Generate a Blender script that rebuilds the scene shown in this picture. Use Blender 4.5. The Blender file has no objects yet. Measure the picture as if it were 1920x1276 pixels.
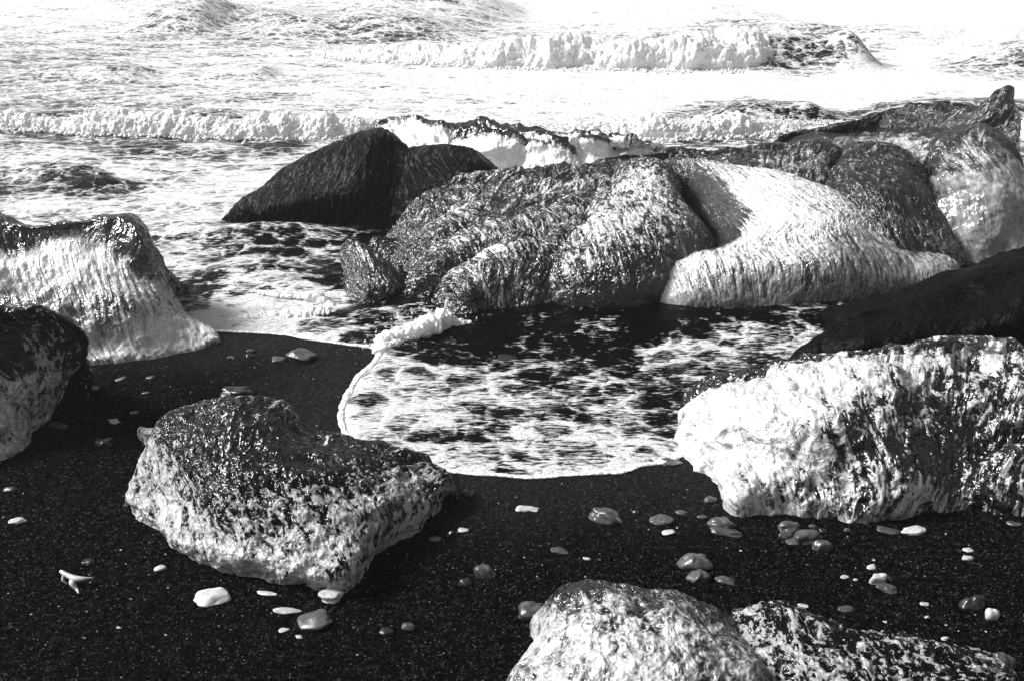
import bpy, math, random
import numpy as np
from mathutils import Vector
R = math.radians
sc = bpy.context.scene
COL = sc.collection

# ------------------------------------------------------------------ camera
H, PITCH, F = 1.6, R(20.9), 2059.0
cam = bpy.data.cameras.new('camera'); cam.lens = F/1920*36; cam.sensor_width = 36
cam.clip_start = .05; cam.clip_end = 3000
co = bpy.data.objects.new('camera', cam); COL.objects.link(co)
co.location = (0, 0, H); co.rotation_euler = (R(90)-PITCH, 0, 0)
sc.camera = co
# ------------------------------------------------------------------ light
SUN_EL, SUN_AZ = R(42), R(-84)          # azimuth measured from +Y (seaward) towards +X
w = bpy.data.worlds.new('World'); sc.world = w; w.use_nodes = True
nt = w.node_tree; nt.nodes.clear()
sky = nt.nodes.new('ShaderNodeTexSky'); sky.sky_type = 'NISHITA'; sky.sun_disc = False
sky.sun_elevation = SUN_EL; sky.sun_rotation = SUN_AZ
sky.air_density = 1.0; sky.dust_density = 4.0; sky.altitude = 0
bw = nt.nodes.new('ShaderNodeRGBToBW'); bg = nt.nodes.new('ShaderNodeBackground'); wo = nt.nodes.new('ShaderNodeOutputWorld')
nt.links.new(sky.outputs[0], bw.inputs[0]); nt.links.new(bw.outputs[0], bg.inputs[0]); nt.links.new(bg.outputs[0], wo.inputs[0])
bg.inputs[1].default_value = .085
sl = bpy.data.lights.new('sun', 'SUN'); sl.energy = 4.6; sl.angle = R(16); sl.color = (1, 1, 1)
so = bpy.data.objects.new('sun', sl); COL.objects.link(so)
sd_ = Vector((math.sin(SUN_AZ)*math.cos(SUN_EL), math.cos(SUN_AZ)*math.cos(SUN_EL), math.sin(SUN_EL)))
so.rotation_euler = sd_.to_track_quat('Z', 'Y').to_euler(); so.location = (3, 8, 6)
sc.view_settings.view_transform = 'Standard'; sc.view_settings.look = 'None'
sc.view_settings.exposure = 0.9; sc.view_settings.gamma = 1; sc.view_settings.use_curve_mapping = False
cy = sc.cycles
cy.max_bounces = 9; cy.transmission_bounces = 8; cy.glossy_bounces = 3; cy.diffuse_bounces = 4; cy.volume_bounces = 0
cy.caustics_reflective = False; cy.caustics_refractive = False
cy.sample_clamp_indirect = 6
cy.use_denoising = True
try: cy.denoiser = 'OPENIMAGEDENOISE'
except Exception: pass

# ------------------------------------------------------------------ geometry helpers
cp, sp = math.cos(PITCH), math.sin(PITCH)
def at_z(px, py, z=0.):
    """point where the line of sight through a photo position meets the level z"""
    dx = (px-960)/F; dy = (638-py)/F
    d = np.array([dx, cp+dy*sp, -sp+dy*cp])
    t = (z-H)/d[2]
    return np.array([d[0]*t, d[1]*t, z])

_rng = np.random.RandomState(7)
_P = _rng.permutation(256); _P = np.concatenate([_P, _P, _P])
_G = _rng.normal(size=(256, 3)); _G /= np.linalg.norm(_G, axis=1)[:, None]; _G = _G.astype(np.float32)
def perlin(x, y, z=None):
    x = np.asarray(x, np.float32); y = np.asarray(y, np.float32)
    z = np.zeros_like(x)+.37 if z is None else np.asarray(z, np.float32)
    xi = np.floor(x).astype(np.int32); yi = np.floor(y).astype(np.int32); zi = np.floor(z).astype(np.int32)
    xf = x-xi; yf = y-yi; zf = z-zi
    u = xf*xf*xf*(xf*(xf*6-15)+10); v = yf*yf*yf*(yf*(yf*6-15)+10); q = zf*zf*zf*(zf*(zf*6-15)+10)
    xi &= 255; yi &= 255; zi &= 255
    def gr(a, b, c):
        h = _P[_P[_P[(xi+a) & 255]+((yi+b) & 255)]+((zi+c) & 255)]
        g = _G[h]; return g[..., 0]*(xf-a)+g[..., 1]*(yf-b)+g[..., 2]*(zf-c)
    l = lambda a, b, t: a+t*(b-a)
    return 1.5*l(l(l(gr(0,0,0), gr(1,0,0), u), l(gr(0,1,0), gr(1,1,0), u), v),
                 l(l(gr(0,0,1), gr(1,0,1), u), l(gr(0,1,1), gr(1,1,1), u), v), q)
def fbm(x, y, z=None, o=4, gain=.5):
    s = 0; a = 1; t = 0; z = np.zeros_like(x) if z is None else z
    for i in range(o):
        f = 2.03**i
        s = s+a*perlin(x*f+i*9.1, y*f+i*3.7, z*f+i*5.3); t += a; a *= gain
    return s/t
def billow(x, y, z=None, o=4, gain=.5):
    s = 0; a = 1; t = 0; z = np.zeros_like(x) if z is None else z
    for i in range(o):
        f = 2.1**i
        s = s+a*np.abs(perlin(x*f+i*9.1, y*f+i*3.7, z*f+i*5.3)); t += a; a *= gain
    return s/t
def worley(x, y, seed=0):
    x = np.asarray(x); y = np.asarray(y)
    xi = np.floor(x).astype(np.int64); yi = np.floor(y).astype(np.int64)
    f1 = np.full(x.shape, 9.); f2 = np.full(x.shape, 9.)
    for a in (-1, 0, 1):
        for b in (-1, 0, 1):
            h = _P[_P[(xi+a+seed*17) & 255]+((yi+b+seed*5) & 255)]
            px = xi+a+.15+.7*h/255.; py = yi+b+.15+.7*_P[h+31]/255.
            d = np.hypot(px-x, py-y)
            f2 = np.minimum(f2, np.maximum(f1, d)); f1 = np.minimum(f1, d)
    return f1, f2
def worley3(x, y, z):
    x, y, z = [np.asarray(q, np.float32) for q in (x, y, z)]
    xi = np.floor(x).astype(np.int32); yi = np.floor(y).astype(np.int32); zi = np.floor(z).astype(np.int32)
    f1 = np.full(x.shape, 9., np.float32)
    for a in (-1, 0, 1):
        for b in (-1, 0, 1):
            for c in (-1, 0, 1):
                h = _P[_P[_P[(xi+a) & 255]+((yi+b) & 255)]+((zi+c) & 255)]
                d = (xi+a+_P[h]/255.-x)**2+(yi+b+_P[h+51]/255.-y)**2+(zi+c+_P[h+117]/255.-z)**2
                f1 = np.minimum(f1, d)
    return np.sqrt(f1)
def puffs(x, y, z, o=3):
    """rounded, creased lumps like boiling foam"""
    s = 0; a = 1; t = 0
    wx = .35*perlin(x*.8, y*.8, z*.8+5)
    for i in range(o):
        f = 2.1**i; s = s+a*(1-np.clip(worley3((x+wx)*f+i*7, y*f+i*3, z*f+i*5), 0, 1)**2); t += a; a *= .55
    return s/t
def sstep(a, b, x):
    t = np.clip((x-a)/(b-a), 0, 1); return t*t*(3-2*t)

def resample(P, n):
    """smooth curve through the rows of P, n samples by chord length"""
    P = np.asarray(P, float)
    d = np.r_[0, np.cumsum(np.maximum(np.linalg.norm(np.diff(P[:, :3], axis=0), axis=1), 1e-4))]
    t = np.linspace(0, d[-1], n)
    m = np.gradient(P, d, axis=0) if len(P) > 2 else np.repeat((P[1:]-P[:1])/d[-1], 2, 0)
    i = np.clip(np.searchsorted(d, t, side='right')-1, 0, len(d)-2)
    h = (d[i+1]-d[i])[:, None]; s = ((t-d[i])[:, None])/h
    return (2*s**3-3*s**2+1)*P[i]+(s**3-2*s**2+s)*h*m[i]+(-2*s**3+3*s**2)*P[i+1]+(s**3-s**2)*h*m[i+1]

def grid_mesh(name, V, mat, attrs=None, uv=None, wrap=False):
    """V: (nv, nu, 3) -> mesh"""
    nv, nu = V.shape[:2]
    idx = np.arange(nv*nu).reshape(nv, nu)
    if wrap: idx = np.concatenate([idx, idx[:, :1]], 1)
    q = np.stack([idx[:-1, :-1], idx[:-1, 1:], idx[1:, 1:], idx[1:, :-1]], -1).reshape(-1, 4)
    me = bpy.data.meshes.new(name)
    me.vertices.add(nv*nu); me.vertices.foreach_set('co', V.reshape(-1).astype(np.float32))
    me.loops.add(q.size); me.loops.foreach_set('vertex_index', q.reshape(-1).astype(np.int32))
    me.polygons.add(len(q)); me.polygons.foreach_set('loop_start', np.arange(0, q.size, 4, dtype=np.int32))
    me.update(calc_edges=True)
    me.polygons.foreach_set('use_smooth', np.ones(len(q), bool))
    for k, a in (attrs or {}).items():
        at = me.attributes.new(k, 'FLOAT', 'POINT'); at.data.foreach_set('value', np.ascontiguousarray(a, np.float32).reshape(-1))
    if uv is not None:
        l = me.uv_layers.new(name='flow'); l.data.foreach_set('uv', uv.reshape(-1, 2)[q.reshape(-1)].astype(np.float32).reshape(-1))
    me.materials.append(mat); me.validate()
    return me
def link(name, me, parent=None, **props):
    o = bpy.data.objects.new(name, me); COL.objects.link(o); o.parent = parent
    for k, v in props.items(): o[k] = v
    return o
def normals(V):
    du = np.gradient(V, axis=1); dv = np.gradient(V, axis=0)
    n = np.cross(du, dv); l = np.linalg.norm(n, axis=2, keepdims=True)
    return n/np.maximum(l, 1e-9)

# ------------------------------------------------------------------ node helpers
def new_mat(name):
    m = bpy.data.materials.new(name); m.use_nodes = True; m.node_tree.nodes.clear()
    return m, m.node_tree
class NT:
    def __init__(s, nt): s.nt = nt
    def n(s, t, **kw):
        x = s.nt.nodes.new(t)
        for k, v in kw.items():
            if k.startswith('_'): setattr(x, k[1:], v)
            else:
                i = int(k[1:]) if k[0] == 'i' and k[1:].isdigit() else k.replace('_', ' ')
                if hasattr(v, 'is_linked') or hasattr(v, 'links'): s.nt.links.new(v, x.inputs[i])
                else: x.inputs[i].default_value = v
        return x
    def math(s, op, a, b=0., c=0., clamp=False):
        x = s.nt.nodes.new('ShaderNodeMath'); x.operation = op; x.use_clamp = clamp
        for i, v in enumerate((a, b, c)):
            if hasattr(v, 'links'): s.nt.links.new(v, x.inputs[i])
            else: x.inputs[i].default_value = v
        return x.outputs[0]
    def rng(s, v, a, b, c=0., d=1.):
        x = s.n('ShaderNodeMapRange', i0=v, i1=a, i2=b, i3=c, i4=d, _interpolation_type='SMOOTHSTEP'); return x.outputs[0]
    def noise(s, vec, scale, detail=4, rough=.55, dist=0., sx=1, sy=1, sz=1):
        mp = s.n('ShaderNodeMapping', i0=vec); mp.inputs['Scale'].default_value = (sx, sy, sz)
        x = s.n('ShaderNodeTexNoise', Vector=mp.outputs[0], Scale=scale, Detail=detail, Roughness=rough, Distortion=dist)
        return x.outputs[0]
    def attr(s, name): return s.n('ShaderNodeAttribute', _attribute_name=name).outputs['Fac']
    def mix(s, f, a, b):
        x = s.nt.nodes.new('ShaderNodeMixShader')
        if hasattr(f, 'links'): s.nt.links.new(f, x.inputs[0])
        else: x.inputs[0].default_value = f
        s.nt.links.new(a, x.inputs[1]); s.nt.links.new(b, x.inputs[2]); return x.outputs[0]

# ------------------------------------------------------------------ ice materials
def ice_mat(name, clear=.5, sx=1., sy=1., fine=60, streak=20, dark=.012, white=.8, gain=1.4, bump=.6, rough=.12, patch=.5, bias=0., soft=.5, spec=.6, tint=.9, glow=.3, ior=1.7, cell=.3):
    """clear meltwater-wet ice (refracts) with cloudy white and dark sediment zones, plus light and shade put into the colour.
    'tone' on the mesh says how white the ice is, from cloudiness and painted light; flow uv in metres carries the melt grooves"""
    m, t = new_mat(name); N = NT(t)
    uv = N.n('ShaderNodeUVMap', _uv_map='flow').outputs[0]
    ob = N.n('ShaderNodeTexCoord').outputs['Object']
    tone = N.attr('tone'); act = N.attr('act'); rib = N.math('MULTIPLY', N.attr('rib'), act)
    n1 = N.noise(uv, streak, 2, .5, 1.6, sx, sy, 1)
    n2 = N.noise(ob, fine, 1.5, .5, 1.6)
    n3 = N.noise(ob, 6, 4, .55, .5)
    n4 = N.noise(uv, streak*1.7, 1.5, .5, 1.5, sx, sy, 1)
    fil = N.math('SUBTRACT', 1., N.math('MULTIPLY', N.math('ABSOLUTE', N.math('SUBTRACT', n4, .5)), 11.), clamp=True)
    wv = N.n('ShaderNodeVectorMath', _operation='MULTIPLY_ADD', i0=N.n('ShaderNodeTexNoise', Vector=ob, Scale=25., Detail=2.).outputs['Color'], i1=(.03, .03, .03), i2=ob).outputs[0]
    vo = N.n('ShaderNodeTexVoronoi', Vector=wv, Scale=fine*.75, _feature='SMOOTH_F1', Smoothness=.25).outputs['Distance']
    v = N.math('MULTIPLY_ADD', N.math('MULTIPLY', act, N.math('SUBTRACT', n1, .5)), 2.2*gain, tone)
    v = N.math('MULTIPLY_ADD', N.math('MULTIPLY', act, N.math('SUBTRACT', n2, .5)), 1.5*gain, v)
    v = N.math('MULTIPLY_ADD', N.math('SUBTRACT', n3, .5), patch*2, v)
    v = N.math('MULTIPLY_ADD', rib, .5*gain, v)
    v = N.math('MULTIPLY_ADD', N.math('MULTIPLY', act, fil), .3*gain, v)
    v = N.math('ADD', v, bias-.12)
    whiteness = N.rng(v, .25, .25+soft)  # white streaks and spots are also painted in place of glints
    col = N.n('ShaderNodeMix', _data_type='RGBA'); t.links.new(whiteness, col.inputs[0])
    col.inputs[6].default_value = (dark,)*3+(1,); col.inputs[7].default_value = (white,)*3+(1,)
    hgt = N.math('ADD', N.math('MULTIPLY', n1, .5), N.math('ADD', N.math('MULTIPLY', n2, .25), N.math('ADD', N.math('MULTIPLY', n4, .3), N.math('MULTIPLY', vo, cell))))
    bp = N.n('ShaderNodeBump', Strength=N.math('MULTIPLY', N.math('MULTIPLY_ADD', act, .7, .3), bump), Distance=.03, Height=hgt)
    pr = N.n('ShaderNodeBsdfPrincipled', Base_Color=col.outputs[2], Roughness=rough, IOR=ior, Normal=bp.outputs[0])
    pr.inputs['Specular IOR Level'].default_value = spec
    tr = N.n('ShaderNodeBsdfTranslucent', Color=col.outputs[2], Normal=bp.outputs[0])
    body = N.mix(N.math('MULTIPLY', whiteness, glow), pr.outputs[0], tr.outputs[0])
    gl = N.n('ShaderNodeBsdfGlass', Roughness=.02, IOR=1.31, Normal=bp.outputs[0]); gl.inputs[0].default_value = (tint,)*3+(1,)
    fac = N.math('MULTIPLY', clear, N.math('MULTIPLY', N.rng(v, 1.4, .5, .35, 1.), N.rng(tone, .0, .3, .25, 1.)))
    out = N.n('ShaderNodeOutputMaterial'); t.links.new(N.mix(fac, body, gl.outputs[0]), out.inputs[0])
    return m

# ------------------------------------------------------------------ ice lofts
def loft(name, rows, mat, parent=None, nu=200, nv=160, back=(.25, .6), disp=None, seed=0, side=True, tuck=False, lump=(.02, 5), props=None, swap=False, calm=None):
    """rows of (photo x, photo y, height, tone) from the front foot over the crest; the back falls to the ground"""
    RR = []
    for r in rows:
        p = [list(at_z(a, b, c))+[d] for a, b, c, d in r]
        if side:
            l, q = p[0], p[-1]
            e = [[q[0]+.015, q[1]+.02, -.04, q[3]]]
            if tuck: e = [[q[0]*(1+.08/q[1])-.01, q[1]+.08, q[2]*.9, q[3]], [q[0]*(1+.2/q[1])-.08, q[1]+.2, q[2]*.5, q[3]]]
            p = [[l[0]-.015, l[1]+.02, -.04, l[3]]]+p+e
        RR.append(resample(p, nu))
    c = RR[-1]
    for fz, dy in ((.97, back[0]*.35), (.75, back[0]), (.0, back[1])):
        b = c.copy(); b[:, 0] *= 1+(dy/b[:, 1] if tuck else 0*b[:, 1]); b[:, 1] += dy; b[:, 2] = b[:, 2]*fz-(.04 if fz == 0 else 0); RR.append(b)
    f = RR[0].copy(); f[:, 2] = -.05; RR = [f]+RR
    A = np.stack(RR)                                   # rows, nu, 4
    w_ = np.linalg.norm(np.diff(A[..., :3], axis=0), axis=2).mean(1); w_ = np.maximum(w_, .02)
    w_[-3:] *= .6
    d = np.r_[0, np.cumsum(w_)]; t = np.linspace(0, d[-1], nv)
    m_ = np.gradient(A, d, axis=0)
    i = np.clip(np.searchsorted(d, t, side='right')-1, 0, len(d)-2)
    h = (d[i+1]-d[i])[:, None, None]; s = (t-d[i])[:, None, None]/h
    G = (2*s**3-3*s**2+1)*A[i]+(s**3-2*s**2+s)*h*m_[i]+(-2*s**3+3*s**2)*A[i+1]+(s**3-s**2)*h*m_[i+1]
    V = G[..., :3]; tone = G[..., 3]
    # relax the control net a little
    for _ in range(6):
        V[1:-1, 1:-1] = .5*V[1:-1, 1:-1]+.125*(V[:-2, 1:-1]+V[2:, 1:-1]+V[1:-1, :-2]+V[1:-1, 2:])
    su = np.cumsum(np.r_[0, np.linalg.norm(np.diff(V, axis=1), axis=2).mean(0)])[None, :]+0*V[..., 0]
    sv = np.cumsum(np.r_[0, np.linalg.norm(np.diff(V, axis=0), axis=2).mean(1)])[:, None]+0*V[..., 0]
    uv = np.stack([sv, su] if swap else [su, sv], -1)
    n = normals(V)
    o = seed*13.7
    x, y, z = V[..., 0]+o, V[..., 1], V[..., 2]
    L1 = lump[1]; V = V+n*(lump[0]*(fbm(x*L1, y*L1, z*L1, 4)+1.1*(.33-billow(x*L1*.9+4, y*L1*.9, z*L1*.9, 3))))[..., None]
    rib = np.zeros_like(tone)
    act = np.ones_like(tone)
    if calm: act = .25+.75*sstep(calm[0], calm[1], V[..., 2]+.05*fbm(x*7, y*7, z*7, 3))
    if disp is not None:
        rib, amp = disp(uv[..., 0]+o, uv[..., 1], x, y, z, tone)
        n = normals(V)
        V = V+n*(amp*(.3+.7*act))[..., None]
    me = grid_mesh(name, V, mat, {'tone': tone, 'rib': rib, 'act': act}, uv)
    ob = link(name, me, parent)
    for k, q in (props or {}).items(): ob[k] = q
    return ob

def d_grooves(fa=28, fb=6, amp=.008, warp=.03, amp2=.003):
    """melt grooves running along the flow (v) direction"""
    def f(u, v, x, y, z, tone):
        wu = u+warp*fbm(x*6, y*6, z*6, 3); 
        a = perlin(wu*fa, v*fb, x*0+1.3)
        b = perlin(wu*fa*2.3, v*fb*2.1, x*0+4.1)
        r = (1-np.abs(a)*2)*.6+(1-np.abs(b)*2)*.4
        r = r-.35
        return r, amp*r+amp2*fbm(x*60, y*60, z*60, 2)
    return f
def d_scallop(fa=24, fb=24, amp=.008, warp=.02, amp2=.003):
    def f(u, v, x, y, z, tone):
        uu = u+warp*fbm(x*9, y*9, z*9, 3); vv = v+warp*fbm(x*9+5, y*9, z*9, 3)
        f1, f2 = worley(uu*fa, vv*fb)
        e = f1; g1, g2 = worley(uu*fa*2.1, vv*fb*2.1, 3)
        r = (e-.45)*1.2+(g1-.45)*.5
        return r, amp*r+amp2*fbm(x*50, y*50, z*50, 3)
    return f
def d_rough(f0=18, amp=.006):
    def f(u, v, x, y, z, tone):
        r = fbm(x*f0, y*f0, z*f0, 5, .6)
        return r, amp*r
    return f

def ridge(name, spine, mat, parent, nu=110, nv=150, disp=None, seed=0, lump=(.012, 7), power=1.0, foot=-.04):
    """rounded rib of ice that follows a spine of (photo x, photo y, crest height, half width, tone)"""
    P = []
    for a, b, c, wd, tn in spine: P.append(list(at_z(a, b, c))+[wd, tn])
    S = resample(P, nv)
    T = np.gradient(S[:, :2], axis=0); T /= np.linalg.norm(T, axis=1)[:, None]
    for _ in range(4): T[1:-1] = (T[:-2]+T[1:-1]+T[2:])/3
    T /= np.linalg.norm(T, axis=1)[:, None]
    Nn = np.stack([T[:, 1], -T[:, 0]], 1)
    k = np.linspace(0, 1, nv); L = np.linalg.norm(np.diff(S[:, :3], axis=0), axis=1).sum()
    wm = S[:, 3].mean()
    e = np.minimum(k, 1-k)*L/wm*1.6
    cap = np.sqrt(np.clip(1-(1-np.clip(e, 0, 1))**2, 0.0004, 1))
    q = np.linspace(-1, 1, nu)
    prof_t = np.clip(np.abs(q)/.62, 0, 1)
    off = np.sign(q)*np.sin(prof_t*math.pi/2)*(1+.12*np.clip((np.abs(q)-.62)/.38, 0, 1))
    V = np.zeros((nv, nu, 3)); wd = S[:, 3]*cap
    V[..., 0] = S[:, 0:1]+Nn[:, 0:1]*off*wd[:, None]
    V[..., 1] = S[:, 1:2]+Nn[:, 1:2]*off*wd[:, None]
    top = S[:, 2:3]*(.25+.75*cap[:, None])
    r = np.minimum(S[:, 3:4]*cap[:, None]*power, top)
    zt = top-r*(1-np.cos(prof_t*math.pi/2))
    V[..., 2] = zt+(foot-zt)*np.clip((np.abs(q)-.62)/.38, 0, 1)
    tone = S[:, 4:5]+0*V[..., 0]
    su = np.cumsum(np.r_[0, np.linalg.norm(np.diff(V, axis=1), axis=2).mean(0)])[None, :]+0*V[..., 0]
    sv = k[:, None]*L+0*V[..., 0]
    uv = np.stack([sv, su], -1)
    n = normals(V); o = seed*7.3
    if n[nv//2, nu//2, 2] < 0:
        V = V[:, ::-1].copy(); n = normals(V)
    x, y, z = V[..., 0]+o, V[..., 1], V[..., 2]
    V = V+n*(lump[0]*fbm(x*lump[1], y*lump[1], z*lump[1], 4))[..., None]
    rib = 0*tone
    if disp is not None:
        rib, amp = disp(uv[..., 0]+o, uv[..., 1], x, y, z, tone)
        V = V+n*amp[..., None]
    return link(name, grid_mesh(name, V, mat, {'tone': tone, 'rib': rib, 'act': 1+0*tone}, uv), parent)

def thing(name, label, cat, group=None, at=None):
    o = bpy.data.objects.new(name, None); COL.objects.link(o); o.empty_display_size = .1
    o['label'] = label; o['category'] = cat
    if group: o['group'] = group
    return o

# ================================================================== SETTING
# shoreline of the swash, seaward side is where the signed distance is positive
SHORE_PX = [(-2600, 640), (-1200, 640), (-300, 622), (100, 615), (370, 618), (430, 621), (520, 625), (600, 637), (690, 650), (712, 662), (697, 685), (672, 705), (655, 735), (641, 760),
            (640, 790), (652, 818), (720, 850), (790, 868), (860, 884), (930, 890), (1000, 894), (1060, 890), (1120, 887), (1165, 884), (1205, 872), (1250, 865), (1290, 845), (1315, 830),
            (1370, 800), (1450, 770), (1600, 740), (2100, 720), (3200, 720), (5200, 720)]
SH = resample([list(at_z(a, b)) for a, b in SHORE_PX], 420)[:, :2]
_k = np.arange(420); SH[:, 1] += .008*fbm(SH[:, 0]*9, SH[:, 1]*9, SH[:, 0]*0, 3)
def shore_sd(x, y):
    sh = x.shape; p = np.stack([x.ravel(), y.ravel()], 1).astype(np.float32)
    best = np.full(len(p), 1e9, np.float32); sgn = np.ones(len(p), np.float32)
    A = SH[::3].astype(np.float32)
    for a, b in zip(A[:-1], A[1:]):
        ab = b-a; ap = p-a
        t = np.clip((ap@ab)/(ab@ab), 0, 1); d = ap-t[:, None]*ab; dd = (d**2).sum(1)
        m = dd < best; best[m] = dd[m]
    # inside test against the closed polygon (shore plus far corners)
    poly = np.concatenate([A, [[900, 3], [900, 900], [-900, 900], [-900, 3]]]).astype(np.float32)
    ins = np.zeros(len(p), bool); j = len(poly)-1
    for i in range(len(poly)):
        xi, yi = poly[i]; xj, yj = poly[j]
        if yi != yj:
            c = ((yi > p[:, 1]) != (yj > p[:, 1])) & (p[:, 0] < (xj-xi)*(p[:, 1]-yi)/(yj-yi)+xi); ins ^= c
        j = i
    return (np.sqrt(best)*np.where(ins, 1, -1)).reshape(sh)

def control_field(pts, x, y, pw=3):
    P = [(at_z(a, b), v) for a, b, v in pts]
    num = 0; den = 0; X = x/y; Y = np.log(y)
    for p, v in P:
        d = ((X-p[0]/p[1])**2*9+(Y-math.log(p[1]))**2*6)+1e-3
        q = d**(-pw); num = num+q*v; den = den+q
    return num/den

# ---- sand
def sand_material():
    m, t = new_mat('wet_black_sand'); N = NT(t)
    ob = N.n('ShaderNodeTexCoord').outputs['Object']
    g = N.n('ShaderNodeTexVoronoi', Vector=ob, Scale=330.); 
    bwn = N.n('ShaderNodeSeparateColor'); t.links.new(g.outputs['Color'], bwn.inputs[0])
    big = N.noise(ob, 3.0, 4, .5)
    mid = N.noise(ob, 60, 4, .6)
    spk = N.rng(N.math('ADD', bwn.outputs[0], N.math('MULTIPLY', N.math('SUBTRACT', mid, .5), .5)), .93, 1.06)
    base = N.math('MULTIPLY_ADD', big, .0010, .0001)
    gr = N.math('MULTIPLY', N.math('POWER', bwn.outputs[1], 5.), .012)
    base = N.math('MULTIPLY_ADD', gr, N.rng(mid, .35, .65, .2, 1.4), base)
    colr = N.math('ADD', base, N.math('MULTIPLY', spk, .05))
    c = N.n('ShaderNodeCombineColor', i0=colr, i1=colr, i2=colr)
    h = N.math('ADD', N.math('MULTIPLY', g.outputs['Distance'], -.6), N.math('MULTIPLY', mid, 1.0))
    bp = N.n('ShaderNodeBump', Strength=.9, Distance=.004, Height=h)
    b2 = N.n('ShaderNodeBump', Strength=.8, Distance=.05, Height=N.noise(ob, 7, 6, .6), Normal=bp.outputs[0])
    pr = N.n('ShaderNodeBsdfPrincipled', Base_Color=c.outputs[0], Roughness=.62, Normal=b2.outputs[0])
    t.links.new(N.math('MULTIPLY_ADD', N.attr('wet'), .06, .0), pr.inputs['Specular IOR Level'])
    out = N.n('ShaderNodeOutputMaterial', Surface=pr.outputs[0]); return m
M_sand = sand_material()
def sand_z(x, y):
    s = shore_sd(x, y)
    z = .010*fbm(x*1.6, y*1.6, x*0, 3)+.004*fbm(x*9, y*9, x*0, 3)
    return np.where(s < 0, z*np.clip(-s/.15, 0, 1), 0)-.25*sstep(.02, 1.6, s)-1.2*sstep(1, 12, s)
ny, nx = 330, 420
Yr = np.r_[np.linspace(-8, 1.3, 12), np.geomspace(1.4, 8, ny-42), np.geomspace(8.6, 900, 30)]
ar = np.linspace(-1, 1, nx); ar = np.sign(ar)*(np.abs(ar)*.72+np.abs(ar)**9*2.5)
X = ar[None, :]*np.maximum(Yr, 1.6)[:, None]; Y = Yr[:, None]+0*X
V = np.stack([X, Y, sand_z(X, Y)], -1)
link('sand', grid_mesh('sand', V, M_sand, {'wet': 1-sstep(.0, .55, -shore_sd(X, Y)+.12*fbm(X*3, Y*3, X*0, 3))}), kind='structure')

# ---- sea
def sea_material():
    m, t = new_mat('sea_water'); N = NT(t)
    ob = N.n('ShaderNodeTexCoord').outputs['Object']
    fo = N.attr('foam')
    warp = N.n('ShaderNodeTexNoise', Vector=ob, Scale=1.3, Detail=3., Roughness=.6)
    wv = N.n('ShaderNodeVectorMath', _operation='MULTIPLY_ADD', i0=warp.outputs['Color'], i1=(.55, .55, 0), i2=ob).outputs[0]
    a = N.noise(wv, 2.2, 7, .62, .7, .75, 1.5, 1)
    b = N.noise(wv, 9, 6, .65, .5, .6, 1.6, 1)
    c = N.noise(ob, 62, 5, .65, .5, .4, 1.5, 1)
    v = N.math('MULTIPLY_ADD', N.math('SUBTRACT', a, .5), 2.4, fo)
    v = N.math('MULTIPLY_ADD', N.math('SUBTRACT', b, .5), 2.2, v)
    v = N.math('MULTIPLY_ADD', N.math('SUBTRACT', c, .5), 3.0, v)
    vv = N.n('ShaderNodeTexVoronoi', Vector=N.n('ShaderNodeVectorMath', _operation='MULTIPLY_ADD', i0=N.n('ShaderNodeTexNoise', Vector=ob, Scale=9., Detail=4., Roughness=.65).outputs['Color'], i1=(.16, .16, 0), i2=ob).outputs[0], Scale=7., _feature='DISTANCE_TO_EDGE').outputs['Distance']
    web = N.math('SUBTRACT', 1., N.math('MULTIPLY', vv, 7.), clamp=True)
    v = N.math('MULTIPLY_ADD', web, .5, N.math('SUBTRACT', v, .12))
    f = N.rng(v, .22, .98)
    hw = N.math('ADD', N.noise(ob, 14, 6, .6, .5, .5, 1.3), N.math('MULTIPLY', N.noise(ob, 70, 4, .6, .3, .5, 1.3), .25))
    bw_ = N.n('ShaderNodeBump', Strength=.75, Distance=.03, Height=hw)
    bf = N.n('ShaderNodeBump', Strength=.8, Distance=.02, Height=v)
    wa = N.n('ShaderNodeBsdfPrincipled', Base_Color=(.001, .001, .001, 1), Roughness=.1, IOR=N.math('MULTIPLY_ADD', N.attr('deep'), .24, 1.085), Normal=bw_.outputs[0])
    fm = N.n('ShaderNodeBsdfPrincipled', Base_Color=(.7, .7, .7, 1), Roughness=.6, Normal=bf.outputs[0])
    out = N.n('ShaderNodeOutputMaterial'); t.links.new(N.mix(f, wa.outputs[0], fm.outputs[0]), out.inputs[0])
    return m
M_sea = sea_material()
M_foam, _t = new_mat('foam'); _N = NT(_t)
_ob = _N.n('ShaderNodeTexCoord').outputs['Object']
_h = _N.n('ShaderNodeTexVoronoi', Vector=_ob, Scale=55.)
_hh = _N.math('ADD', _N.math('MULTIPLY', _h.outputs['Distance'], -1.), _N.noise(_ob, 30, 5, .6))
_b = _N.n('ShaderNodeBump', Strength=.7, Distance=.012, Height=_hh)
_p = _N.n('ShaderNodeBsdfPrincipled', Base_Color=(.75, .75, .75, 1), Roughness=.5, Normal=_b.outputs[0])
_p.inputs['Subsurface Weight'].default_value = .0
_tr = _N.n('ShaderNodeBsdfTranslucent', Normal=_b.outputs[0]); _tr.inputs[0].default_value = (.9, .9, .9, 1)
_t.links.new(_N.mix(.35, _p.outputs[0], _tr.outputs[0]), _N.n('ShaderNodeOutputMaterial').inputs[0])

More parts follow.
